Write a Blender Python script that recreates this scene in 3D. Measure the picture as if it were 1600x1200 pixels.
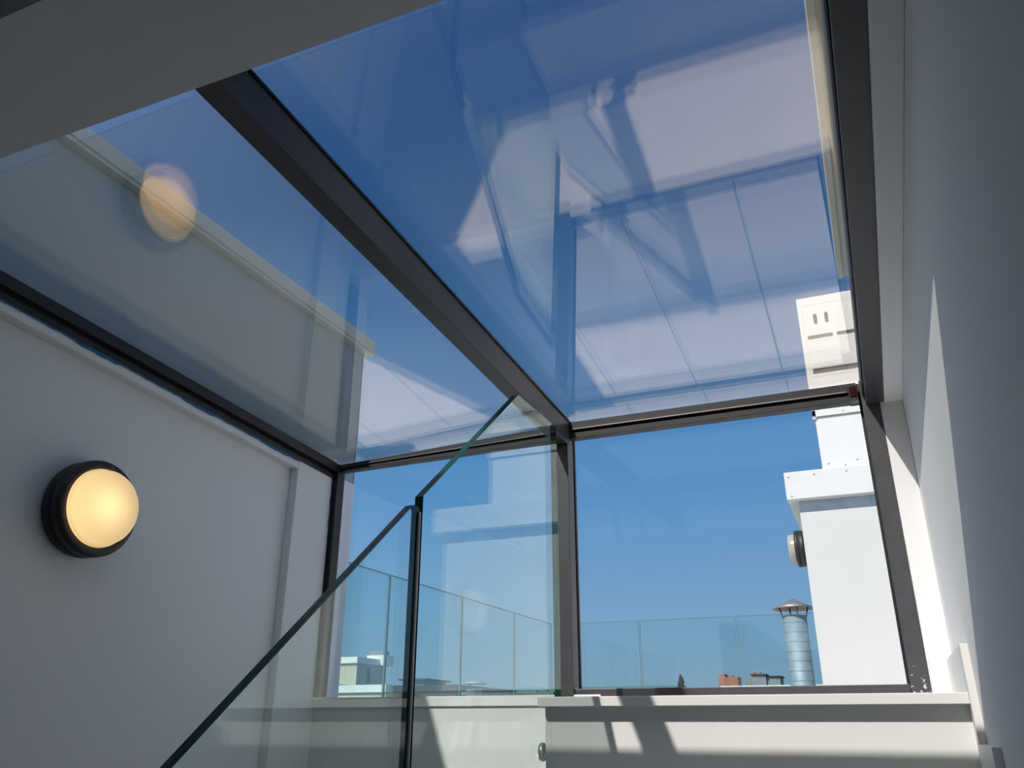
import bpy, bmesh, math, random
from mathutils import Vector, Matrix

random.seed(7)
for _o in list(bpy.data.objects):
    bpy.data.objects.remove(_o)
S = bpy.context.scene
COL = S.collection

# ---------------------------------------------------------------- camera
yaw, pitch, roll = math.radians(-23.103), math.radians(22.6025), math.radians(0.151)
cy, sy, cp, sp = math.cos(yaw), math.sin(yaw), math.cos(pitch), math.sin(pitch)
fw = Vector((sy * cp, cy * cp, sp)); rt = Vector((cy, -sy, 0)); up = rt.cross(fw)
r2 = rt * math.cos(roll) + up * math.sin(roll); u2 = -rt * math.sin(roll) + up * math.cos(roll)
cd = bpy.data.cameras.new('camera'); cam = bpy.data.objects.new('camera', cd); COL.objects.link(cam)
cd.sensor_fit = 'HORIZONTAL'; cd.sensor_width = 36.0; cd.lens = 1284.4 / 1600 * 36
cd.clip_start = 0.02; cd.clip_end = 500
cam.matrix_world = Matrix(((r2.x, u2.x, -fw.x, 0), (r2.y, u2.y, -fw.y, 0), (r2.z, u2.z, -fw.z, 0), (0, 0, 0, 1)))
S.camera = cam

# ---------------------------------------------------------------- sun and sky
SUN = Vector((0.355, 1.0, -1.0)).normalized()          # the way the light travels
ld = bpy.data.lights.new('sun', 'SUN'); ld.energy = 5.8; ld.angle = math.radians(0.55); ld.color = (1.0, 0.955, 0.90)
sun = bpy.data.objects.new('sun', ld); COL.objects.link(sun)
sun.rotation_euler = SUN.to_track_quat('-Z', 'Y').to_euler()
sun.location = (-6, -10, 12)

w = bpy.data.worlds.new('sky'); S.world = w; w.use_nodes = True
nt = w.node_tree; nt.nodes.clear()
tc = nt.nodes.new('ShaderNodeTexCoord'); sx = nt.nodes.new('ShaderNodeSeparateXYZ')
nt.links.new(tc.outputs['Generated'], sx.inputs[0])
rp = nt.nodes.new('ShaderNodeValToRGB'); nt.links.new(sx.outputs['Z'], rp.inputs[0])
stops = [(0.0, (.36, .50, .62)), (.10, (.26, .47, .70)), (.24, (.14, .36, .68)), (.40, (.075, .25, .57)), (.54, (.034, .140, .37)), (.74, (.016, .095, .31)), (1.0, (.012, .075, .26))]
e = rp.color_ramp.elements
e[0].position, e[0].color = stops[0][0], (*stops[0][1], 1)
e[1].position, e[1].color = stops[-1][0], (*stops[-1][1], 1)
for p_, c_ in stops[1:-1]:
    k = e.new(p_); k.color = (*c_, 1)
dv = nt.nodes.new('ShaderNodeVectorMath'); dv.operation = 'DOT_PRODUCT'
nt.links.new(tc.outputs['Generated'], dv.inputs[0]); dv.inputs[1].default_value = tuple(-SUN)
mr = nt.nodes.new('ShaderNodeMapRange'); mr.inputs[1].default_value = 0.05; mr.inputs[2].default_value = 1.0
mr.interpolation_type = 'SMOOTHSTEP'; nt.links.new(dv.outputs['Value'], mr.inputs[0])
gl = nt.nodes.new('ShaderNodeMix'); gl.data_type = 'RGBA'; gl.inputs[7].default_value = (.66, .76, .90, 1)
nt.links.new(mr.outputs[0], gl.inputs[0]); nt.links.new(rp.outputs[0], gl.inputs[6])
bg = nt.nodes.new('ShaderNodeBackground'); bg.inputs[1].default_value = 1.0
nt.links.new(gl.outputs[2], bg.inputs[0])
wo = nt.nodes.new('ShaderNodeOutputWorld'); nt.links.new(bg.outputs[0], wo.inputs[0])

S.view_settings.view_transform = 'Standard'
try: S.view_settings.look = 'None'
except Exception: pass
S.view_settings.gamma = 1.0
S.view_settings.use_curve_mapping = False
S.view_settings.exposure = 0.0
S.cycles.max_bounces = 20
S.cycles.transparent_max_bounces = 48
S.cycles.glossy_bounces = 8
S.cycles.transmission_bounces = 8
S.cycles.diffuse_bounces = 6

# ---------------------------------------------------------------- materials
def mat(name, col, rough=0.6, metal=0.0, noise=0.0, nscale=8.0, bump=0.0, bscale=60.0, spec=0.5):
    m = bpy.data.materials.new(name); m.use_nodes = True
    n = m.node_tree; b = n.nodes['Principled BSDF']
    b.inputs['Base Color'].default_value = (*col, 1); b.inputs['Roughness'].default_value = rough
    b.inputs['Metallic'].default_value = metal; b.inputs['Specular IOR Level'].default_value = spec
    g = n.nodes.new('ShaderNodeTexCoord')
    if noise:
        t = n.nodes.new('ShaderNodeTexNoise'); t.inputs['Scale'].default_value = nscale; t.inputs['Detail'].default_value = 5
        n.links.new(g.outputs['Object'], t.inputs['Vector'])
        r = n.nodes.new('ShaderNodeValToRGB'); n.links.new(t.outputs[0], r.inputs[0])
        r.color_ramp.elements[0].position = .3; r.color_ramp.elements[1].position = .7
        r.color_ramp.elements[0].color = (*[c * (1 - noise) for c in col], 1)
        r.color_ramp.elements[1].color = (*[min(1, c * (1 + noise)) for c in col], 1)
        n.links.new(r.outputs[0], b.inputs['Base Color'])
    if bump:
        t = n.nodes.new('ShaderNodeTexNoise'); t.inputs['Scale'].default_value = bscale; t.inputs['Detail'].default_value = 4
        n.links.new(g.outputs['Object'], t.inputs['Vector'])
        bp = n.nodes.new('ShaderNodeBump'); bp.inputs['Strength'].default_value = bump; bp.inputs['Distance'].default_value = .002
        n.links.new(t.outputs[0], bp.inputs['Height']); n.links.new(bp.outputs[0], b.inputs['Normal'])
    return m

def glass_mat(name, tint, f0, refl=(1, 1, 1), specks=0.0, vscale=16.0):
    """Clear sheet glass: straight transmission plus a Schlick mirror reflection at each surface."""
    m = bpy.data.materials.new(name); m.use_nodes = True
    n = m.node_tree; n.nodes.clear()
    o = n.nodes.new('ShaderNodeOutputMaterial')
    tr = n.nodes.new('ShaderNodeBsdfTransparent'); tr.inputs[0].default_value = (*tint, 1)
    gs = n.nodes.new('ShaderNodeBsdfGlossy'); gs.inputs['Roughness'].default_value = 0.0; gs.inputs[0].default_value = (*refl, 1)
    lw = n.nodes.new('ShaderNodeLayerWeight'); lw.inputs[0].default_value = 0.5
    pw = n.nodes.new('ShaderNodeMath'); pw.operation = 'POWER'; pw.inputs[1].default_value = 5.0
    n.links.new(lw.outputs['Facing'], pw.inputs[0])
    ma = n.nodes.new('ShaderNodeMath'); ma.operation = 'MULTIPLY_ADD'; ma.inputs[1].default_value = 1 - f0; ma.inputs[2].default_value = f0
    n.links.new(pw.outputs[0], ma.inputs[0])
    mx = n.nodes.new('ShaderNodeMixShader'); n.links.new(ma.outputs[0], mx.inputs[0])
    n.links.new(tr.outputs[0], mx.inputs[1]); n.links.new(gs.outputs[0], mx.inputs[2])
    last = mx
    if specks:
        g = n.nodes.new('ShaderNodeTexCoord')
        v = n.nodes.new('ShaderNodeTexVoronoi'); v.inputs['Scale'].default_value = vscale; v.inputs['Randomness'].default_value = 1.0
        n.links.new(g.outputs['Object'], v.inputs['Vector'])
        sp_ = n.nodes.new('ShaderNodeSeparateColor'); n.links.new(v.outputs['Color'], sp_.inputs[0])
        rad = n.nodes.new('ShaderNodeMath'); rad.operation = 'MULTIPLY_ADD'; rad.inputs[1].default_value = .16 * specks; rad.inputs[2].default_value = -.10 * specks
        n.links.new(sp_.outputs[0], rad.inputs[0])
        ls = n.nodes.new('ShaderNodeMath'); ls.operation = 'LESS_THAN'
        n.links.new(v.outputs['Distance'], ls.inputs[0]); n.links.new(rad.outputs[0], ls.inputs[1])
        d = n.nodes.new('ShaderNodeBsdfDiffuse'); d.inputs[0].default_value = (.8, .8, .78, 1)
        m2 = n.nodes.new('ShaderNodeMixShader'); n.links.new(ls.outputs[0], m2.inputs[0])
        n.links.new(mx.outputs[0], m2.inputs[1]); n.links.new(d.outputs[0], m2.inputs[2]); last = m2
    n.links.new(last.outputs[0], o.inputs[0])
    return m

M = {}
M['plaster'] = mat('white_plaster', (.83, .83, .83), .85, noise=.015, nscale=3, bump=.15, bscale=90)
M['ceiling'] = mat('ceiling_paint', (.78, .775, .765), .9, bump=.1)
M['gloss_white'] = mat('white_lacquer', (.82, .81, .785), .45, noise=.015, nscale=5)
M['render'] = mat('white_render', (.53, .525, .51), .9, noise=.02, nscale=2, bump=.3, bscale=120)
M['party'] = mat('grey_green_render', (.28, .35, .385), .9, noise=.03, nscale=2)
M['coping'] = mat('pale_coping_metal', (.50, .53, .51), .6)
M['white_metal'] = mat('white_sheet_metal', (.60, .595, .58), .4)
M['slot'] = mat('pale_liner_metal', (.74, .70, .69), .6)  # even pale colour of the liner behind the vent slots
M['rivet'] = mat('grey_rivet', (.45, .45, .45), .4, metal=.6)
M['channel_shade'] = mat('zinc_and_coping_shade', (.36, .42, .46), .35, metal=.5, noise=.15, nscale=9)  # balustrade base channels, and the painted shade under the chimney coping
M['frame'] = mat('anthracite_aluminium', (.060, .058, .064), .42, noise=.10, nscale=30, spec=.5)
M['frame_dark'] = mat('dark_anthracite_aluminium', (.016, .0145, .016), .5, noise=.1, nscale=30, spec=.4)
M['gasket'] = mat('black_rubber', (.008, .008, .009), .5)
M['alu'] = mat('bare_aluminium_lip', (.30, .28, .27), .35, metal=.8)
M['red_lens'] = mat('dark_red_lens', (.035, .003, .005), .15)
M['roof_glass'] = glass_mat('roof_glass', (.985, .985, .985), .10, (1.0, .88, .70), .4, 14)
M['front_glass'] = glass_mat('front_glass', (.97, .975, .98), .035, (1, 1, 1))
M['front_glass_out'] = glass_mat('front_glass_spotted', (.97, .975, .98), .035, (1, 1, 1), .55, 13)
M['stair_glass'] = glass_mat('stair_glass', (.935, .985, .975), .055, (.93, 1, .98))
M['rail_glass'] = glass_mat('terrace_glass', (.88, .95, .955), .04)
M['glass_edge'] = mat('green_glass_edge', (.004, .060, .042), .18, spec=.35)
M['interlayer'] = mat('pale_interlayer', (.05, .14, .12), .3)
M['seal'] = mat('grey_edge_seal', (.30, .30, .32), .3)
M['thin_edge'] = mat('dull_glass_edge', (.10, .17, .19), .4)
M['steel'] = mat('brushed_steel', (.55, .54, .52), .28, metal=1.0)
M['lamp_black'] = mat('black_lamp_housing', (.016, .015, .015), .5)
M['screw'] = mat('screw_steel', (.16, .15, .14), .4, metal=.7)
M['tape'] = mat('blue_masking_tape', (.012, .13, .27), .7, noise=.2, nscale=40)
M['galv'] = mat('galvanised_steel', (.30, .345, .38), .62, metal=.4, noise=.12, nscale=12)
M['galv_dark'] = mat('weathered_zinc_cap', (.26, .255, .25), .5, metal=.5, noise=.1, nscale=10)
M['beige'] = mat('beige_wall', (.50, .46, .36), .9, noise=.05, nscale=1)
M['pale_edge'] = mat('white_roof_edge', (.76, .75, .70), .8, noise=.05, nscale=1)
M['brown_roof'] = mat('brown_grey_fascia', (.04, .034, .03), .8, noise=.1, nscale=1)
M['teal_roof'] = mat('blue_grey_hall', (.10, .19, .22), .8)
M['brick'] = mat('red_brick_stack', (.34, .15, .10), .9, noise=.15, nscale=6)
M['slate'] = mat('grey_stack', (.23, .24, .25), .9, noise=.15, nscale=4)
M['pot'] = mat('chimney_pot', (.22, .12, .08), .9)
M['leaf'] = mat('dark_conifer', (.018, .035, .012), .9, noise=.3, nscale=8)
M['bark'] = mat('bark', (.06, .04, .03), .9)
M['ground'] = mat('far_ground', (.20, .20, .19), .95, noise=.2, nscale=.1)
M['lower_floor'] = mat('lower_floor', (.08, .06, .045), .6, noise=.03, nscale=4)
M['back'] = mat('grey_plaster', (.16, .16, .16), .9)
M['patch_grey'] = mat('dark_grey_paving', (.05, .055, .06), .35, noise=.1, nscale=6)

# frosted lamp glass: light of the bulb behind it spreads through
m = bpy.data.materials.new('frosted_glass'); m.use_nodes = True; n = m.node_tree; n.nodes.clear()
o_ = n.nodes.new('ShaderNodeOutputMaterial')
tl = n.nodes.new('ShaderNodeBsdfTranslucent'); tl.inputs[0].default_value = (.80, .78, .70, 1)
df = n.nodes.new('ShaderNodeBsdfDiffuse'); df.inputs[0].default_value = (.66, .63, .55, 1)
gy = n.nodes.new('ShaderNodeBsdfGlossy'); gy.inputs['Roughness'].default_value = .25
a1 = n.nodes.new('ShaderNodeMixShader'); a1.inputs[0].default_value = .45
n.links.new(tl.outputs[0], a1.inputs[1]); n.links.new(df.outputs[0], a1.inputs[2])
a2 = n.nodes.new('ShaderNodeMixShader'); a2.inputs[0].default_value = .05
n.links.new(a1.outputs[0], a2.inputs[1]); n.links.new(gy.outputs[0], a2.inputs[2]); n.links.new(a2.outputs[0], o_.inputs[0])
M['frosted'] = m

# terrace paving: big pale slabs, open joints running away from the glass
m = bpy.data.materials.new('terrace_paving'); m.use_nodes = True; n = m.node_tree
b = n.nodes['Principled BSDF']; b.inputs['Roughness'].default_value = .85
g = n.nodes.new('ShaderNodeTexCoord'); sp1 = n.nodes.new('ShaderNodeSeparateXYZ'); n.links.new(g.outputs['Object'], sp1.inputs[0])
def joint(sock, step, off, half):
    a = n.nodes.new('ShaderNodeMath'); a.operation = 'ADD'; a.inputs[1].default_value = off; n.links.new(sock, a.inputs[0])
    f = n.nodes.new('ShaderNodeMath'); f.operation = 'PINGPONG'; f.inputs[1].default_value = step / 2; n.links.new(a.outputs[0], f.inputs[0])
    c = n.nodes.new('ShaderNodeMath'); c.operation = 'LESS_THAN'; c.inputs[1].default_value = half; n.links.new(f.outputs[0], c.inputs[0])
    return c
jx = joint(sp1.outputs['X'], .47, .256 + 4.7, .0035)
jy = joint(sp1.outputs['Y'], 1.4, -3.9 + 14, .0012)
mxj = n.nodes.new('ShaderNodeMath'); mxj.operation = 'MAXIMUM'; n.links.new(jx.outputs[0], mxj.inputs[0]); n.links.new(jy.outputs[0], mxj.inputs[1])
nz = n.nodes.new('ShaderNodeTexNoise'); nz.inputs['Scale'].default_value = 5; nz.inputs['Detail'].default_value = 6; n.links.new(g.outputs['Object'], nz.inputs['Vector'])
cr = n.nodes.new('ShaderNodeValToRGB'); cr.color_ramp.elements[0].color = (.64, .62, .625, 1); cr.color_ramp.elements[1].color = (.70, .68, .68, 1)
n.links.new(nz.outputs[0], cr.inputs[0])
mc = n.nodes.new('ShaderNodeMix'); mc.data_type = 'RGBA'; mc.inputs[7].default_value = (.16, .16, .18, 1)
n.links.new(mxj.outputs[0], mc.inputs[0]); n.links.new(cr.outputs[0], mc.inputs[6]); n.links.new(mc.outputs[2], b.inputs['Base Color'])
M['paving'] = m

# post metal with white plaster smears near its foot
m = mat('smeared_post_metal', (.060, .060, .068), .42, noise=.1, nscale=30); n = m.node_tree; b = n.nodes['Principled BSDF']
g = n.nodes.new('ShaderNodeTexCoord'); sp1 = n.nodes.new('ShaderNodeSeparateXYZ'); n.links.new(g.outputs['Object'], sp1.inputs[0])
zr = n.nodes.new('ShaderNodeMapRange'); zr.inputs[1].default_value = .20; zr.inputs[2].default_value = .06; zr.inputs[3].default_value = -.10; zr.inputs[4].default_value = .12
n.links.new(sp1.outputs['Z'], zr.inputs[0])
nz = n.nodes.new('ShaderNodeTexNoise'); nz.inputs['Scale'].default_value = 110; nz.inputs['Detail'].default_value = 6; n.links.new(g.outputs['Object'], nz.inputs['Vector'])
ad = n.nodes.new('ShaderNodeMath'); ad.operation = 'ADD'; n.links.new(nz.outputs[0], ad.inputs[0]); n.links.new(zr.outputs[0], ad.inputs[1])
rr = n.nodes.new('ShaderNodeValToRGB'); rr.color_ramp.elements[0].position = .66; rr.color_ramp.elements[1].position = .72
n.links.new(ad.outputs[0], rr.inputs[0])
old = b.inputs['Base Color'].links[0].from_socket
mc = n.nodes.new('ShaderNodeMix'); mc.data_type = 'RGBA'; mc.inputs[7].default_value = (.6, .6, .58, 1)
n.links.new(rr.outputs[0], mc.inputs[0]); n.links.new(old, mc.inputs[6]); n.links.new(mc.outputs[2], b.inputs['Base Color'])
M['smeared'] = m

# ---------------------------------------------------------------- helpers
def bx(bm, x0, x1, y0, y1, z0, z1, mi=0):
    v = [bm.verts.new((x, y, z)) for x in (x0, x1) for y in (y0, y1) for z in (z0, z1)]
    for q in ((0, 1, 3, 2), (4, 6, 7, 5), (0, 4, 5, 1), (2, 3, 7, 6), (0, 2, 6, 4), (1, 5, 7, 3)):
        f = bm.faces.new([v[i] for i in q]); f.material_index = mi
    return v

SL, ZG = 0.055, 0.947                 # the roof glass falls towards the terrace
def zg(y): return ZG + SL * (2.5 - y)
def sbx(bm, x0, x1, y0, y1, d0, d1):
    """box lying along the roof slope; d0..d1 measured from the underside of the glass"""
    v = bx(bm, x0, x1, y0, y1, 0, 1)
    for q in v: q.co.z = zg(q.co.y) + (d0 if q.co.z < .5 else d1)

def prism_x(bm, pts, x0, x1, mi_side=0, mi_edge=0, skip=()):
    a = [bm.verts.new((x0, y, z)) for y, z in pts]; c = [bm.verts.new((x1, y, z)) for y, z in pts]
    f = bm.faces.new(a); f.material_index = mi_side
    f = bm.faces.new(c[::-1]); f.material_index = mi_side
    k = len(pts)
    for i in range(k):
        j = (i + 1) % k; f = bm.faces.new((a[i], c[i], c[j], a[j])); f.material_index = mi_edge if i not in skip else mi_side

def lathe(bm, prof, seg=64, axis='Z', org=(0, 0, 0), mi=0, smooth=True):
    rings = []
    for r, h in prof:
        if r < 1e-6: pts = [(0, 0, h)]
        else: pts = [(r * math.cos(2 * math.pi * i / seg), r * math.sin(2 * math.pi * i / seg), h) for i in range(seg)]
        vs = []
        for x, y, z in pts:
            if axis == 'X': p = (z, x, y)
            elif axis == 'Y': p = (x, z, y)
            else: p = (x, y, z)
            vs.append(bm.verts.new((p[0] + org[0], p[1] + org[1], p[2] + org[2])))
        rings.append(vs)
    for a, c in zip(rings[:-1], rings[1:]):
        for i in range(seg):
            j = (i + 1) % seg
            if len(a) == 1 and len(c) == 1: continue
            if len(a) == 1: q = (a[0], c[i], c[j])
            elif len(c) == 1: q = (a[i], c[0], a[j])
            else: q = (a[i], c[i], c[j], a[j])
            f = bm.faces.new(q); f.smooth = smooth; f.material_index = mi

def tube(bm, p0, p1, r, seg=12):
    p0, p1 = Vector(p0), Vector(p1); d = (p1 - p0).normalized()
    a = d.orthogonal().normalized(); c = d.cross(a)
    R0, R1 = [], []
    for i in range(seg):
        t = 2 * math.pi * i / seg; o = a * math.cos(t) * r + c * math.sin(t) * r
        R0.append(bm.verts.new(p0 + o)); R1.append(bm.verts.new(p1 + o))
    for i in range(seg):
        j = (i + 1) % seg; f = bm.faces.new((R0[i], R0[j], R1[j], R1[i])); f.smooth = True
    bm.faces.new(R0[::-1]); bm.faces.new(R1)

def obj(name, bm, mats, parent=None, bevel=0.0, label=None):
    bmesh.ops.recalc_face_normals(bm, faces=bm.faces)
    me = bpy.data.meshes.new(name); bm.to_mesh(me); bm.free()
    if not isinstance(mats, (list, tuple)): mats = [mats]
    for q in mats: me.materials.append(q)
    o = bpy.data.objects.new(name, me); COL.objects.link(o)
    if parent is not None:
        o.parent = parent
        if parent.type == 'EMPTY': o.matrix_parent_inverse = Matrix.Translation(parent.location).inverted()
    if bevel:
        md = o.modifiers.new('bevel', 'BEVEL'); md.width = bevel; md.segments = 2; md.limit_method = 'ANGLE'
    if label: o['label'] = label
    return o

def box(name, x0, x1, y0, y1, z0, z1, m, parent=None, bevel=0.0, label=None):
    bm = bmesh.new(); bx(bm, x0, x1, y0, y1, z0, z1); return obj(name, bm, m, parent, bevel, label)

def tag(o, label, cat, group=None, kind=None):
    o['label'] = label; o['category'] = cat
    if group: o['group'] = group
    if kind: o['kind'] = kind
    return o

def thing(name, label, cat, loc=(0, 0, 0), group=None, kind=None):
    o = bpy.data.objects.new(name, None); COL.objects.link(o); o.location = loc; o.empty_display_size = .1
    return tag(o, label, cat, group, kind)

def struct(o, label, cat): return tag(o, label, cat, kind='structure')

# ---------------------------------------------------------------- the stairwell shell
LZ = 0.066                                # landing, level with the roof-top door
FZ = -2.75                                # lower floor
# left wall, with the slightly proud strip of plaster beside the glazing
wl = box('wall_left', -1.90, -1.800, -2.2, 2.60, FZ, .862, M['plaster'])
wl_b = bmesh.new(); bx(wl_b, -1.800, -1.768, 2.247, 2.60, FZ, .862); sbx(wl_b, -1.800, -1.7685, -2.2, 2.247, -.132, -.1045)
obj('plaster_strip', wl_b, M['plaster'], wl, .004)
bm = bmesh.new(); v = bx(bm, -1.90, -1.800, -2.2, 2.5, .862, 1)
for q in v:
    if q.co.z > .9: q.co.z = zg(q.co.y) - .1
bx(bm, -1.90, -1.800, -2.2, .66, .862, 1.27)
obj('wall_head', bm, M['plaster'], wl)
struct(wl, 'smooth white left wall carrying the lit round lamp', 'wall')

wr = box('wall_right', .17, .42, -2.2, 2.62, FZ, 1.06, M['plaster'])
box('wall_top', .17, .42, -2.2, .531, 1.06, 1.27, M['plaster'], wr)
struct(wr, 'white right wall with a pointed patch of sunlight', 'wall')
# plaster return between the right wall and the frame
bm = bmesh.new(); sbx(bm, .121, .17, .752, 2.449, -.088, .04)
struct(obj('trim_1', bm, M['plaster'], None, .004), 'narrow plaster band under the roof frame along the right wall', 'trim')
bm = bmesh.new(); bx(bm, .1085, .17, 2.449, 2.62, LZ, .98)
struct(obj('trim_2', bm, M['plaster'], None, .003), 'narrow sunlit plaster band between right post and right wall', 'trim')

wf = box('wall_front', -1.90, -.762, 2.455, 2.62, FZ, .056, M['gloss_white'])
struct(wf, 'white wall under the left front window, beside the stair', 'wall')
struct(box('wall_back', -1.90, .42, -2.4, -2.2, FZ, 1.27, M['back']), 'grey back wall of the stairwell', 'wall')
struct(box('floor', -1.90, .42, -2.4, 2.62, FZ - .15, FZ, M['lower_floor']), 'floor at the foot of the stair', 'floor')
cl = box('ceiling', -1.90, .17, .531, .751, .94, 1.13, M['ceiling'])
struct(cl, 'grey soffit band edging the glass roof, upper left', 'ceiling')
box('added_shadow_edge', -1.90, .17, .751, .855, 1.079, 1.13, M['frame'], cl)  # unseen edge added so the sun's shadow line falls on the top riser
box('upper_ceiling', -1.90, .17, -2.2, .531, 1.20, 1.27, M['plaster'], cl)
box('band_top', -1.90, .17, .531, .66, 1.13, 1.27, M['plaster'], cl)

# ---------------------------------------------------------------- stair
st = thing('staircase', 'white stair rising to the landing below the right front window', 'stairs', (-.3, 1.0, FZ))
bm = bmesh.new(); bx(bm, -.784, .1545, 2.0, 2.455, LZ - .022, LZ)
obj('tread', bm, M['gloss_white'], st, .0015, 'top landing tread with a projecting nosing')
box('riser', -.7615, .169, 2.035, 2.449, LZ - .19, LZ - .022, M['gloss_white'], st)
for k in range(1, 14):
    y = 2.0 - .23 * k; z = LZ - .19 * k
    bm = bmesh.new(); bx(bm, -.784, .1545, y, y + .265, z - .022, z); obj('tread', bm, M['gloss_white'], st, .0015)
    box('riser', -.7615, .169, y + .035, y + .055, z - .19, z - .022, M['gloss_white'], st)
pts = [(2.44, LZ - .022), (2.035, LZ - .022)]
for k in range(1, 14):
    y = 2.0 - .23 * k; z = LZ - .19 * k
    pts += [(y + .265, z - .022), (y + .035, z - .022)]
pts += [(2.0 - .23 * 13 + .035, FZ), (-.6, FZ), (2.44, -.55)]
# closed side under the steps, one thin board following them
bm = bmesh.new(); prism_x(bm, pts, -.777, -.762); obj('stringer', bm, M['gloss_white'], st)

# stepped skirting on the right wall, and the piece on the landing
sk = thing('baseboard_right', 'white skirting stepping down the right wall with the stair', 'skirting', (.16, 2.0, LZ), kind='structure')
bm = bmesh.new(); bx(bm, .1545, .17, 1.985, 2.449, LZ - .22, LZ + .093); obj('skirting_board', bm, M['gloss_white'], sk, .0015)
for k in range(1, 9):
    y = 2.0 - .23 * k; z = LZ - .19 * k
    bm = bmesh.new(); bx(bm, .1545, .17, y - .015, y + .215, z - .22, z + .093); obj('skirting_board', bm, M['gloss_white'], sk, .0015)
struct(box('baseboard_front', .112, .1545, 2.437, 2.449, LZ, LZ + .093, M['gloss_white'], None, .001), 'short white skirting at the foot of the right post', 'skirting')

# ---------------------------------------------------------------- glazing frame
fr = thing('glazing_frame', 'dark grey aluminium frame of the glass roof and front windows', 'frame', (-.87, 2.45, LZ), kind='structure')
def part(name, m, bevel=0.0015, par=None, label=None, **k): pass
bm = bmesh.new(); bx(bm, -.891, -.844, 2.447, 2.499, LZ, zg(2.47) - .085); bx(bm, -.886, -.849, 2.531, 2.545, LZ, .95)
obj('middle_post', bm, M['frame'], fr, .0015)
bm = bmesh.new(); sbx(bm, -.891, -.844, .752, 2.499, -.085, -.007); obj('roof_beam', bm, M['frame'], fr, .0015)
bm = bmesh.new(); sbx(bm, -.8895, -.8405, .752, 2.497, -.0065, -.0005); obj('gasket', bm, M['gasket'], fr)
bm = bmesh.new(); sbx(bm, -.8686, -.8664, .80, 2.53, .0005, .032); obj('silicone_joint', bm, M['gasket'], fr)
# left side
bm = bmesh.new(); bx(bm, -1.768, -1.747, 2.455, 2.499, .086, .90); bx(bm, -1.80, -1.768, 2.462, 2.499, .086, .86); bx(bm, -1.7672, -1.7625, 2.449, 2.456, .086, .885)
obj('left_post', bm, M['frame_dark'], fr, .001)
bm = bmesh.new(); sbx(bm, -1.80, -1.752, .752, 2.455, -.078, -.046); sbx(bm, -1.80, -1.770, .752, 2.455, -.088, -.078); sbx(bm, -1.80, -1.764, .752, 2.455, -.104, -.088)
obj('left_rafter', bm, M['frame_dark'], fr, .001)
bm = bmesh.new(); sbx(bm, -1.91, -1.80, .752, 2.499, -.11, -.068); obj('left_gutter_strip', bm, M['gasket'], fr)
# right side
bm = bmesh.new(); bx(bm, .062, .1085, 2.447, 2.499, LZ, .940); obj('right_post', bm, M['smeared'], fr, .0015)
bm = bmesh.new(); bx(bm, .0555, .0615, 2.470, 2.499, .102, .940); obj('glazing_bead', bm, M['gasket'], fr)
bm = bmesh.new(); sbx(bm, .072, .121, .752, 2.4465, -.085, -.007); sbx(bm, .066, .0715, .752, 2.4465, -.060, -.007); obj('right_rafter', bm, M['frame'], fr, .0015)
bm = bmesh.new(); sbx(bm, .095, .112, .86, 2.53, .033, .05); obj('roof_cap', bm, M['frame'], fr)
# transom over the front windows, two runs, each with its grooves and bright lip
def lean(bm, x0):                      # the left run follows the leaning left pane
    if x0 > -1: return
    for q in bm.verts:
        t = (q.co.z - .884) / .06
        q.co.z += (q.co.x + .87) * (.012 + .032 * t) - .004 * t
for x0, x1 in ((-1.747, -.892), (-.843, .0545)):
    bm = bmesh.new(); bx(bm, x0, x1, 2.462, 2.498, .884, .902); bx(bm, x0, x1, 2.474, 2.498, .902, .912); bx(bm, x0, x1, 2.462, 2.498, .912, .924); bx(bm, x0, x1, 2.470, 2.498, .924, .944); lean(bm, x0)
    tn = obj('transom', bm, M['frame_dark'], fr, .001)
    bm = bmesh.new(); bx(bm, x0 + .01, x1 - .03, 2.4595, 2.4618, .9135, .9165); lean(bm, x0); obj('transom_lip', bm, M['alu'], tn)
    bm = bmesh.new(); bx(bm, x0, x1, 2.4735, 2.4738, .903, .911); lean(bm, x0); obj('transom_groove', bm, M['gasket'], tn)
bm = bmesh.new(); bx(bm, -.843, .0615, 2.455, 2.4985, LZ, .102); obj('bottom_rail', bm, M['frame'], fr, .0015)
# little receiver at the right end of the transom
bm = bmesh.new(); bx(bm, .030, .056, 2.440, 2.4605, .868, .928); rs = obj('receiver_box', bm, M['gasket'], fr, .002)
box('receiver_lens', .034, .053, 2.4375, 2.440, .890, .922, M['red_lens'], rs, 0, 'dark red receiver lens')
box('receiver_foot', .032, .055, 2.4375, 2.440, .868, .876, M['frame'], rs)

# ---------------------------------------------------------------- glass units
def window(name, label, build):
    r = thing(name, label, 'window', (0, 2.5, LZ), kind='structure')
    build(r); return r
def front(x0, x1, z0, z1):
    def f(r):
        box('inner_pane', x0, x1, 2.5, 2.506, z0, z1, M['front_glass'], r)
        box('outer_pane', x0, x1, 2.524, 2.530, z0, z1, M['front_glass_out'], r)
    return f
def roof(x0, x1, cross=0.0, drop=0.0):
    def tilt(bm):                    # the left pane also leans a little towards the wall
        for q in bm.verts: q.co.z += cross * (q.co.x + .87) - drop
    def f(r):
        bm = bmesh.new(); sbx(bm, x0, x1, .752, 2.515, 0, .006); tilt(bm); obj('inner_pane', bm, M['roof_glass'], r)
        bm = bmesh.new(); sbx(bm, x0, x1, .86, 2.535, .026, .032); tilt(bm); obj('outer_pane', bm, M['roof_glass'], r)
    return f
window('window_1', 'left front window seen behind the glass balustrade', front(-1.80, -.869, .086, .94))
window('window_2', 'right front window above the stair landing', front(-.866, .10, .103, .94))
window('window_3', 'left pane of the glass roof, next to the lamp wall', roof(-1.90, -.869, .042, .003))
window('window_4', 'large right pane of the glass roof full of reflections', roof(-.866, .112))
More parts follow.
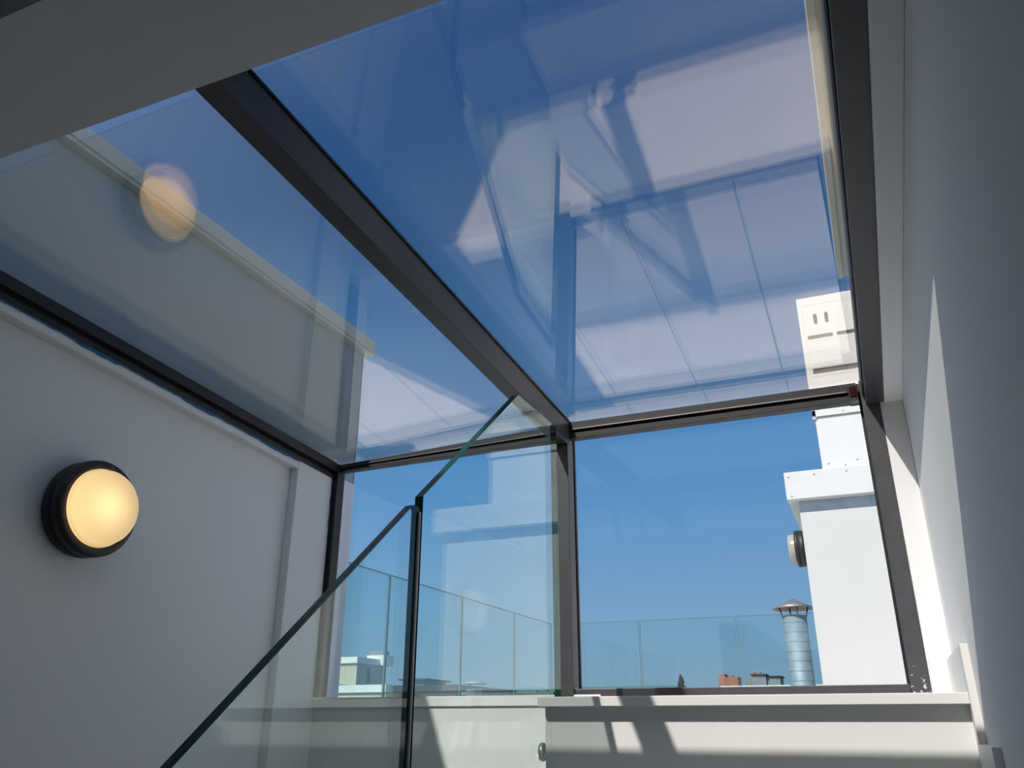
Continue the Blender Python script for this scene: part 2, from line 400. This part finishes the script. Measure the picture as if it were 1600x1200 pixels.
struct(box('trim_3', -1.80, -.762, 2.448, 2.60, .0562, .086, M['gloss_white'], None, .002), 'thin white sill under the left front window', 'trim')
box('sill_nib', -1.7865, -1.7685, 2.43, 2.447, .086, .15, M['plaster'], bpy.data.objects['trim_3'])

# blue tape left along the plaster edge
def tape(pts, label, wid, out):
    bm = bmesh.new()
    prev = None
    for i, (y, z, wd) in enumerate(pts):
        if out == 'slope': a = (-1.7885 + .022, y, z); c = (-1.7885 + .022, y, z - wd)
        else: a = (-1.7665, y, z); c = (-1.7665, y - wd, z)
        va = [bm.verts.new(a), bm.verts.new(c), bm.verts.new((a[0] + .0012, a[1], a[2])), bm.verts.new((c[0] + .0012, c[1], c[2]))]
        if prev:
            for q in ((0, 1), (1, 3), (3, 2), (2, 0)):
                bm.faces.new((prev[q[0]], prev[q[1]], va[q[1]], va[q[0]]))
        else: bm.faces.new((va[0], va[1], va[3], va[2]))
        prev = va
    bm.faces.new((prev[0], prev[2], prev[3], prev[1]))
    return tag(obj('masking_tape', bm, M['tape']), label, 'tape', 'remnants of blue masking tape')
p_ = []
for i in range(60):
    y = .95 + (2.24 - .95) * i / 59; p_.append((y, zg(y) - .1035, .004 + .003 * random.random() + (.004 if i % 17 < 6 else 0)))
tape(p_, 'long ragged strip of blue masking tape under the left roof rail', .01, 'slope')
p_ = []
for i in range(26):
    z = .845 - .32 * i / 25; p_.append((2.456, z, .004 + .008 * random.random() * (1 if i < 18 else .5)))
tape(p_, 'ragged upright strip of blue masking tape beside the left post', .01, 'up')

# ---------------------------------------------------------------- stair balustrade of glass
def glass_panel(label, pts, clamps, skip=()):
    xs0, xs1 = -.8093, -.7907
    r = thing('glass_balustrade', label, 'glass balustrade', (-.80, pts[0][0], pts[-1][1]), 'glass panels beside the stair')
    bm = bmesh.new(); prism_x(bm, pts, xs0, xs1, 0, 1, skip); gp = obj('glass_pane', bm, [M['stair_glass'], M['glass_edge']], r)
    # pale interlayer showing along the middle of the edge
    bm = bmesh.new(); c = Vector((sum(p[0] for p in pts) / len(pts), sum(p[1] for p in pts) / len(pts)))
    for i in range(len(pts)):
        if i in skip: continue
        a, d = Vector(pts[i]), Vector(pts[(i + 1) % len(pts)])
        t = (d - a); nrm = Vector((-t.y, t.x)).normalized()
        if nrm.dot((a + d) / 2 - c) < 0: nrm = -nrm
        q = [(a.x, a.y), (d.x, d.y), (d.x + nrm.x * .0006, d.y + nrm.y * .0006), (a.x + nrm.x * .0006, a.y + nrm.y * .0006)]
        prism_x(bm, q, -.8006, -.7994)
    obj('interlayer', bm, M['interlayer'], gp)
    for y, z in clamps:
        bm = bmesh.new(); lathe(bm, [(0, -.818), (.020, -.818), (.022, -.816), (.022, -.8095)], 32, 'X', (0, y, z))
        lathe(bm, [(.022, -.7905), (.022, -.7775), (0, -.7775)], 32, 'X', (0, y, z)); obj('clamp', bm, M['steel'], r)
    return r, gp
rA, gA = glass_panel('lower glass stair panel crossing in front of the lamp wall',
            [(0.3077, -0.4779), (1.3641, 0.3944), (1.3703, 0.3979), (1.3805, 0.3979), (1.3887, 0.3959), (1.3923, 0.3897), (1.3923, -0.6359), (0.3077, -1.4872)], [(1.2308, -0.5641), (1.2308, -0.6974), (0.5128, -1.1282), (0.5128, -1.2821)])
box('edge_seal', -.7902, -.7865, 1.3846, 1.3918, -.63, .388, M['seal'], gA, .001)
rB, gB = glass_panel('upper glass stair panel with a sloping then level top, ending near the middle post',
            [(1.4041, 0.4241), (1.8974, 0.8241), (2.1918, 0.8287), (2.1918, -0.3077), (1.8462, -0.3077), (1.4041, -0.6359)], [(2.1077, -0.0595), (2.1077, -0.2051), (1.4872, -0.4615)])

# ---------------------------------------------------------------- wall lamps
def wall_lamp(label, loc, flip, lit):
    s = -1 if flip else 1
    r = thing('wall_lamp', label, 'wall lamp', loc)
    x, y, z = loc
    def L(prof, seg=72):
        bm = bmesh.new(); lathe(bm, [(a, s * h) for a, h in prof], seg, 'X', (x, y, z)); return bm
    obj('housing', L([(0, .001), (.108, .001), (.118, .006), (.120, .012), (.120, .036), (.118, .037), (.118, .039), (.121, .040), (.120, .058), (.116, .063), (.100, .066), (.098, .064), (.098, .012), (0, .012)]), M['lamp_black'], r)
    dome = [(.0975, .055), (.0975, .068), (.096, .0705), (.0945, .0715), (.0935, .080), (.091, .090), (.085, .100), (.075, .110), (.060, .118), (.042, .1235), (.022, .127), (0, .128)]
    if not lit: dome = [(.0975, .055), (.0975, .068), (.096, .100), (.092, .106), (.084, .109), (.05, .111), (0, .112)]
    obj('glass_dome', L(dome), M['frosted'], r, label='lit frosted glass dome' if lit else 'cream frosted glass dome')
    for k in range(3):
        a = math.radians(84 + 120 * k) if not flip else math.radians(90 + 120 * k)
        bm = bmesh.new(); lathe(bm, [(.0028, s * .0655), (.0046, s * .0655), (.0046, s * .0668), (.0028, s * .0668)], 16, 'X', (x, y + .1075 * math.cos(a), z + .1075 * math.sin(a)))
        obj('screw', bm, M['screw'], r)
    if lit:
        l = bpy.data.lights.new('bulb', 'POINT'); l.energy = .55; l.color = (1.0, .70, .34); l.shadow_soft_size = .018
        lo = bpy.data.objects.new('bulb', l); COL.objects.link(lo); lo.parent = r; lo.location = (s * .060, -.020, -.004)
    return r
wall_lamp('lit round black bulkhead lamp on the left wall', (-1.800, 1.452, .501), False, True)
wall_lamp('unlit round bulkhead lamp on the side of the white chimney block outside', (-.345, 5.84, 1.105), True, False)

# ---------------------------------------------------------------- terrace
TZ = -.10
struct(box('terrace_floor', -3.30, 4.0, 2.62, 8.60, TZ - .25, TZ, M['paving']), 'pale paved terrace outside, seen in the roof reflections', 'terrace')
# thin dark grey patch with a wavy edge, laid on the paving
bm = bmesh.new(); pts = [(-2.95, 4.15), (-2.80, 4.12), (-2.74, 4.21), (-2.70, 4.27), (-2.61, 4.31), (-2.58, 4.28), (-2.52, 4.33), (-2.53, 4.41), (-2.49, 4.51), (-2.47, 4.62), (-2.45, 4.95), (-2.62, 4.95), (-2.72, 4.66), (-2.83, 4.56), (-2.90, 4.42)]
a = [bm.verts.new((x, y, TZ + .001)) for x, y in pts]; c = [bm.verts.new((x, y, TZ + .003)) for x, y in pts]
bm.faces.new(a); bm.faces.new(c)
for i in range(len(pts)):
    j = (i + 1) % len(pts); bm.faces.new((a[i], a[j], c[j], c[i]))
tag(obj('dark_patch', bm, M['patch_grey']), 'dark grey patch with a wavy edge on the terrace paving', 'dark_patch')

# party wall on the left, higher than the glass roof
pw_ = thing('party_wall', 'pale grey-green outside wall left of the glass roof', 'wall', (-2.1, 2.8, -.1))
box('wall_body', -2.35, -1.905, -2.4, 2.785, -1.5, 1.515, M['party'], pw_)
box('wall_end', -2.35, -1.9045, 2.786, 2.79, TZ, 1.515, M['frame'], pw_)
bm = bmesh.new(); bx(bm, -2.39, -1.865, -2.42, 2.822, 1.530, 1.585); bx(bm, -2.385, -1.872, -2.42, 2.818, 1.517, 1.530)
obj('coping', bm, M['coping'], pw_, .003, label='pale metal coping on top of the wall')

pw2 = thing('party_wall', 'pale outside wall with coping along the right edge of the glass roof', 'wall', (.3, 2.8, 1.0))
box('wall_body', .1145, .55, .54, 2.835, 1.062, 1.485, M['party'], pw2)
bm = bmesh.new(); bx(bm, .065, .60, -2.42, 2.855, 1.505, 1.57); bx(bm, .065, .084, -2.42, 2.855, 1.497, 1.505); bx(bm, .098, .57, -2.42, 2.84, 1.486, 1.505)
obj('coping', bm, M['coping'], pw2, .002, label='pale metal coping with a drip groove')

# terrace balustrade, every pane a thing of its own
def rail(x0, x1, y0, y1, label):
    r = thing('balustrade_panel', label, 'glass balustrade', ((x0 + x1) / 2, (y0 + y1) / 2, TZ), 'glass panes around the terrace')
    bm = bmesh.new(); bx(bm, x0, x1, y0, y1, TZ + .05, .994); obj('glass_pane', bm, M['rail_glass'], r)
    e = .0004
    bm = bmesh.new(); bx(bm, x0 - e, x1 + e, y0 - e, y1 + e, .994, 1.0)
    if x1 - x0 > y1 - y0: bx(bm, x0, x0 + .004, y0 - e, y1 + e, TZ + .05, .994); bx(bm, x1 - .004, x1, y0 - e, y1 + e, TZ + .05, .994)
    else: bx(bm, x0 - e, x1 + e, y0, y0 + .004, TZ + .05, .994); bx(bm, x0 - e, x1 + e, y1 - .004, y1, TZ + .05, .994)
    obj('pane_edge', bm, M['thin_edge'], r)
    if x1 - x0 > y1 - y0: box('base_channel', x0, x1, y0 - .03, y1 + .03, TZ, TZ + .06, M['channel_shade'], r)
    else: box('base_channel', x0 - .03, x1 + .03, y0, y1, TZ, TZ + .06, M['channel_shade'], r)
ys = [2.88, 4.0, 5.144, 6.31, 7.43, 8.44]
nm = ['pane of the side balustrade nearest the party wall', 'second side balustrade pane, left of the beige roof hut', 'side balustrade pane right of the long dark joint', 'side balustrade pane over the small roof cowl', 'last side balustrade pane before the corner']
for i in range(5): rail(-3.147, -3.135, ys[i] + .005, ys[i + 1] - .005, nm[i])
xs = [-3.13, -2.205, -1.247, -.29, .67, 1.63]
nm = ['far balustrade pane just right of the middle post', 'far balustrade pane in front of the conifer tip', 'far balustrade pane in front of the tall metal flue', 'far balustrade pane hidden behind the white chimney block', 'far balustrade pane at the right end of the terrace']
for i in range(5): rail(xs[i] + .006, xs[i + 1] - .006, 8.474, 8.486, nm[i])

# white chimney block with coping
cb = thing('chimney_block', 'tall white rendered block outside the right window', 'chimney', (.5, 6.5, TZ))
box('rendered_body', -.345, 1.40, 5.70, 8.0, TZ, 1.545, M['render'], cb)
bm = bmesh.new(); bx(bm, -.412, 1.47, 5.622, 8.07, 1.392, 1.578); cpn = obj('metal_coping', bm, M['white_metal'], cb, .003, 'white folded metal coping')
bm = bmesh.new(); bx(bm, -.3452, 1.4, 5.6985, 8.0, 1.318, 1.392); obj('coping_shadow_strip', bm, M['channel_shade'], cb, 0, 'grey strip painted as the shadow under the coping')  # strip with the coping's cast shade put into its colour
for px_, pz_ in ((-.385, 1.545), (-.378, 1.412), (-.22, 1.548), (-.02, 1.55), (.2, 1.55)):
    bm = bmesh.new(); lathe(bm, [(.006, 5.622), (.006, 5.619), (0, 5.6185)], 12, 'Y', (px_, 0, pz_)); obj('rivet', bm, M['rivet'], cpn)
# vent housing standing on it
vh = thing('vent_housing', 'tall white slotted metal vent cabinet on top of the chimney block', 'vent', (.4, 6.3, 1.578))
bm = bmesh.new(); bx(bm, -.168, 1.06, 5.80, 6.9, 1.578, 2.030); vb = obj('lower_casing', bm, M['white_metal'], vh, .003)
# upper casing: front plate with real slots
bm = bmesh.new(); x0, x1 = -.180, 1.07; y0, y1 = 5.79, 6.91
bx(bm, x0, x1, y1 - .004, y1, 2.030, 2.920); bx(bm, x0, x0 + .004, y0 + .004, y1, 2.030, 2.920); bx(bm, x1 - .004, x1, y0 + .004, y1, 2.030, 2.920); bx(bm, x0, x1, y0, y1, 2.920, 2.930)
obj('upper_casing', bm, M['white_metal'], vh)
rows = [(2.030, 2.320, []), (2.320, 2.362, [(-.134, .32), (.36, .80)]), (2.362, 2.592, []), (2.592, 2.622, [(-.134, .036), (.062, .232), (.258, .43)]), (2.622, 2.705, []), (2.705, 2.790, [(-.080, -.054), (-.003, .023), (.30, .326)]), (2.790, 2.920, [])]
bm = bmesh.new()
for z0_, z1_, holes in rows:
    cx = x0 + .004
    for h0, h1 in holes: bx(bm, cx, h0, y0, y0 + .004, z0_, z1_); cx = h1
    bx(bm, cx, x1 - .004, y0, y0 + .004, z0_, z1_)
for cxh in (-.067, .010, .313):                     # rounded ends of the upright slots
    for zc, sg in ((2.705 + .013, -1), (2.790 - .013, 1)):
        for sd in (-1, 1):
            q = [(cxh + sd * .013, zc + sg * .013)] + [(cxh + sd * .013 * math.cos(t * math.pi / 12), zc + sg * .013 * math.sin(t * math.pi / 12)) for t in range(0, 7)]
            va = [bm.verts.new((x, y0, z)) for x, z in q]; vc = [bm.verts.new((x, y0 + .004, z)) for x, z in q]
            bm.faces.new(va); bm.faces.new(vc)
            for i in range(len(q)): bm.faces.new((va[i], va[(i + 1) % len(q)], vc[(i + 1) % len(q)], vc[i]))
obj('slotted_front', bm, M['white_metal'], vh)
box('liner', -.17, 1.06, y0 + .055, y0 + .060, 2.04, 2.91, M['slot'], vh)
bm = bmesh.new()
bx(bm, -.1515, 1.04, y0 - .0015, y0, 2.8665, 2.8685); bx(bm, -.1515, -.1495, y0 - .0015, y0, 2.03, 2.8665); bx(bm, -.15, 1.04, y0 - .0015, y0, 2.572, 2.574); bx(bm, -.15, 1.04, y0 - .0015, y0, 2.300, 2.302)
obj('panel_seam', bm, M['rivet'], vh)
bm = bmesh.new(); bx(bm, -.184, 1.075, 5.785, 5.79, 2.0, 2.045); bx(bm, -.184, -.16, 5.785, 5.80, 1.985, 2.06); obj('joint_strip', bm, M['white_metal'], vh, .001)
for px_, pz_ in ((-.125, 1.66), (-.02, 1.64), (.06, 1.67), (.02, 2.022), (-.172, 2.05), (-.172, 2.0)):
    yy = 5.785 if pz_ > 1.9 else 5.80
    bm = bmesh.new(); lathe(bm, [(.006, yy), (.006, yy - .003), (0, yy - .0035)], 12, 'Y', (px_, 0, pz_)); obj('rivet', bm, M['rivet'], vh)

# ---------------------------------------------------------------- flues and far roofs
GZ = -12.0
struct(box('ground', -160, 120, 8.7, 220, GZ - .5, GZ, M['ground']), 'ground far below the roof terraces', 'ground')
nb = thing('neighbour_roof', 'low neighbouring roof with a long white edge behind the terrace balustrade', 'building', (2, 16, GZ))
box('walls', -3.9, 14, 9.4, 21.9, GZ, -.05, M['beige'], nb)
bm = bmesh.new()
v = bx(bm, -3.72, -1.2, 21.9, 22.1, .86, .93)
v2 = bx(bm, -3.75, 14, 22.1, 24.0, GZ, .86)
obj('white_roof_edge', bm, M['pale_edge'], nb)
vp = thing('metal_flue', 'ribbed galvanised flue pipe with a conical cap behind the terrace', 'flue', (-.727, 9.6, -.05))
fx, fy, fr_ = -.782, 9.62, .125
bm = bmesh.new(); prof = []
z = -.05; top = 1.105
prof.append((fr_, z))
kz = z + .1
while kz < top - .03:
    lathe(bm, [(fr_ - .001, kz - .003), (fr_ + .0015, kz - .003), (fr_ + .0015, kz + .003), (fr_ - .001, kz + .003)], 48, 'Z', (fx, fy, 0), 0, False); kz += .098
prof += [(fr_, top), (fr_ - .006, top), (fr_ - .006, top - .3)]
lathe(bm, prof, 48, 'Z', (fx, fy, 0)); obj('pipe', bm, M['galv'], vp)
bm = bmesh.new(); lathe(bm, [(.215, 1.178), (.222, 1.183), (.120, 1.232), (.012, 1.285), (0, 1.287)], 48, 'Z', (fx, fy, 0)); lathe(bm, [(.215, 1.178), (.11, 1.222), (0, 1.27)], 48, 'Z', (fx, fy, 0)); obj('cone_cap', bm, M['galv_dark'], vp)
for k in range(4):
    a = math.radians(20 + 90 * k); bm = bmesh.new()
    tube(bm, (fx + .118 * math.cos(a), fy + .118 * math.sin(a), 1.07), (fx + .155 * math.cos(a), fy + .155 * math.sin(a), 1.205), .009); obj('strut', bm, M['galv_dark'], vp)

cw = thing('roof_cowl', 'small galvanised roof cowl with a thin conical cap, seen through the stair glass', 'flue', (-6.68, 14, -1))
bm = bmesh.new(); lathe(bm, [(.14, -.9), (.14, .60), (.145, .605), (.14, .615), (.13, .615), (.13, .4)], 32, 'Z', (-6.68, 14, 0)); obj('pipe', bm, M['galv'], cw)
bm = bmesh.new(); lathe(bm, [(.235, .685), (.24, .688), (.10, .74), (0, .765)], 32, 'Z', (-6.68, 14, 0)); lathe(bm, [(.235, .685), (0, .74)], 32, 'Z', (-6.68, 14, 0)); obj('cone_cap', bm, M['galv'], cw)
for k in range(3):
    a = math.radians(30 + 120 * k); bm = bmesh.new(); tube(bm, (-6.68 + .13 * math.cos(a), 14 + .13 * math.sin(a), .58), (-6.68 + .15 * math.cos(a), 14 + .15 * math.sin(a), .70), .008); obj('strut', bm, M['galv_dark'], cw)
lr = thing('low_roof', 'low flat roof under the small cowl', 'building', (-7, 14.5, GZ)); box('walls', -8.5, -5.8, 13.2, 16, GZ, -.9, M['beige'], lr); box('roof_slab', -8.6, -5.7, 13.1, 16.1, -.98, -.88, M['slate'], lr)

ba = thing('beige_building', 'beige flat-roofed hut with a brick stack and white ledge, seen at lower left', 'building', (-20, 31, GZ))
box('upper_wall', -22.6, -19.62, 30.0, 32.2, 1.50, 2.36, M['beige'], ba)
bm = bmesh.new(); bx(bm, -22.8, -19.56, 29.9, 32.35, 2.36, 2.60); obj('roof_edge', bm, M['pale_edge'], ba)
box('window', -19.62, -19.60, 30.75, 31.0, 1.6, 2.25, M['teal_roof'], ba)
ch = box('chimney_base', -20.2, -19.25, 31.6, 32.2, 2.36, 2.78, M['pale_edge'], ba)
box('chimney_brick', -20.1, -19.42, 31.65, 32.15, 2.78, 2.96, M['slate'], ch)
box('ledge', -23, -17.0, 28.0, 28.5, 1.15, 1.42, M['pale_edge'], ba)
box('lower_wall', -23, -17.05, 28.1, 28.45, GZ, 1.15, M['beige'], ba)
box('base', -23, -19.6, 28.5, 33, GZ, 1.50, M['beige'], ba)
bb = thing('brown_building', 'long brown-grey flat roof right of the beige hut', 'building', (-19, 36, GZ))
box('fascia', -26, -17.6, 35.0, 42, 1.1, 1.72, M['brown_roof'], bb); box('walls', -25.8, -17.9, 35.3, 41.8, GZ, 1.1, M['beige'], bb)
hx = box('roof_hut', -22.3, -21.2, 38.6, 41, 1.72, 2.12, M['slate'], bb); box('hut_roof', -22.6, -21.0, 38.4, 41.2, 2.12, 2.2, M['brown_roof'], hx)
box('roof_edge', -18.3, -16.9, 35.1, 37, 1.28, 1.42, M['slate'], bb)
tb = thing('blue_grey_hall', 'long blue-grey hall roof on the horizon left of the middle post', 'building', (-22, 62, GZ))
box('walls', -29, 4, 60, 75, GZ, 2.3, M['teal_roof'], tb); box('roof_edge', -29.3, -13, 59.8, 75, 2.3, 2.62, M['teal_roof'], tb)
rb = thing('brick_stack', 'red brick chimney stack beyond the far balustrade', 'chimney', (-4, 25, GZ))
box('stack', -4.29, -3.74, 25, 25.5, GZ, 1.30, M['brick'], rb)
bm = bmesh.new(); bx(bm, -4.29, -4.10, 25, 25.5, 1.30, 1.38); bx(bm, -4.0, -3.9, 25.1, 25.4, 1.30, 1.34); obj('broken_top', bm, M['brick'], rb)
gs_ = thing('grey_stack', 'row of grey chimney stacks beside the metal flue', 'chimney', (-3.1, 25, GZ))
box('stack', -3.58, -3.36, 25.2, 25.7, GZ, 1.28, M['slate'], gs_); box('stack', -3.36, -2.99, 25.0, 25.6, GZ, 1.33, M['slate'], gs_); box('stack', -2.99, -2.62, 25.1, 25.9, GZ, 1.28, M['slate'], gs_)
bm = bmesh.new(); bx(bm, -3.40, -2.96, 24.95, 25.65, 1.33, 1.36); bx(bm, -2.99, -2.58, 25.05, 25.95, 1.28, 1.31); obj('stack_cap', bm, M['brown_roof'], gs_)
for k, (x, z) in enumerate(((-3.3, 1.36), (-3.16, 1.36))):
    bm = bmesh.new(); lathe(bm, [(.05, z), (.045, z + .07), (.03, z + .07)], 16, 'Z', (x, 25.2, 0)); obj('chimney_pot', bm, M['pot'], gs_)

# conifer tips
def conifer(x, y, top, width, label, group):
    r = thing('conifer', label, 'tree', (x, y, GZ), group)
    bm = bmesh.new(); tube(bm, (x, y, GZ), (x, y, top - .1), .05, 8); obj('trunk', bm, M['bark'], r)
    bm = bmesh.new(); h = .9
    for k in range(900):
        t = random.random() ** .8; rad = width * (.04 + t * 1.0) * random.random() ** .5; a = random.random() * 6.283
        c = Vector((x + rad * math.cos(a), y + rad * math.sin(a), top - h * t))
        d = Vector((random.gauss(0, 1), random.gauss(0, 1), random.gauss(.3, .8))).normalized() * (.05 + .05 * t); s_ = d.orthogonal().normalized() * .018
        bm.faces.new([bm.verts.new(c - s_), bm.verts.new(c + s_), bm.verts.new(c + d)])
    obj('foliage', bm, M['leaf'], r); return r
conifer(-5.36, 25, 1.38, .30, 'dark conifer tip rising behind the far balustrade', 'treetops beyond the terrace')
for k, x in enumerate((-11.75, -11.35, -10.75, -10.35)):
    conifer(x, 30, 1.20 + .04 * (k % 2), .14, ['tiny treetop left of the middle post, leftmost of the row', 'tiny treetop second from the left in the row beside the middle post', 'tiny treetop third from the left in the row beside the middle post', 'tiny treetop nearest to the middle post'][k], 'treetops beyond the terrace')
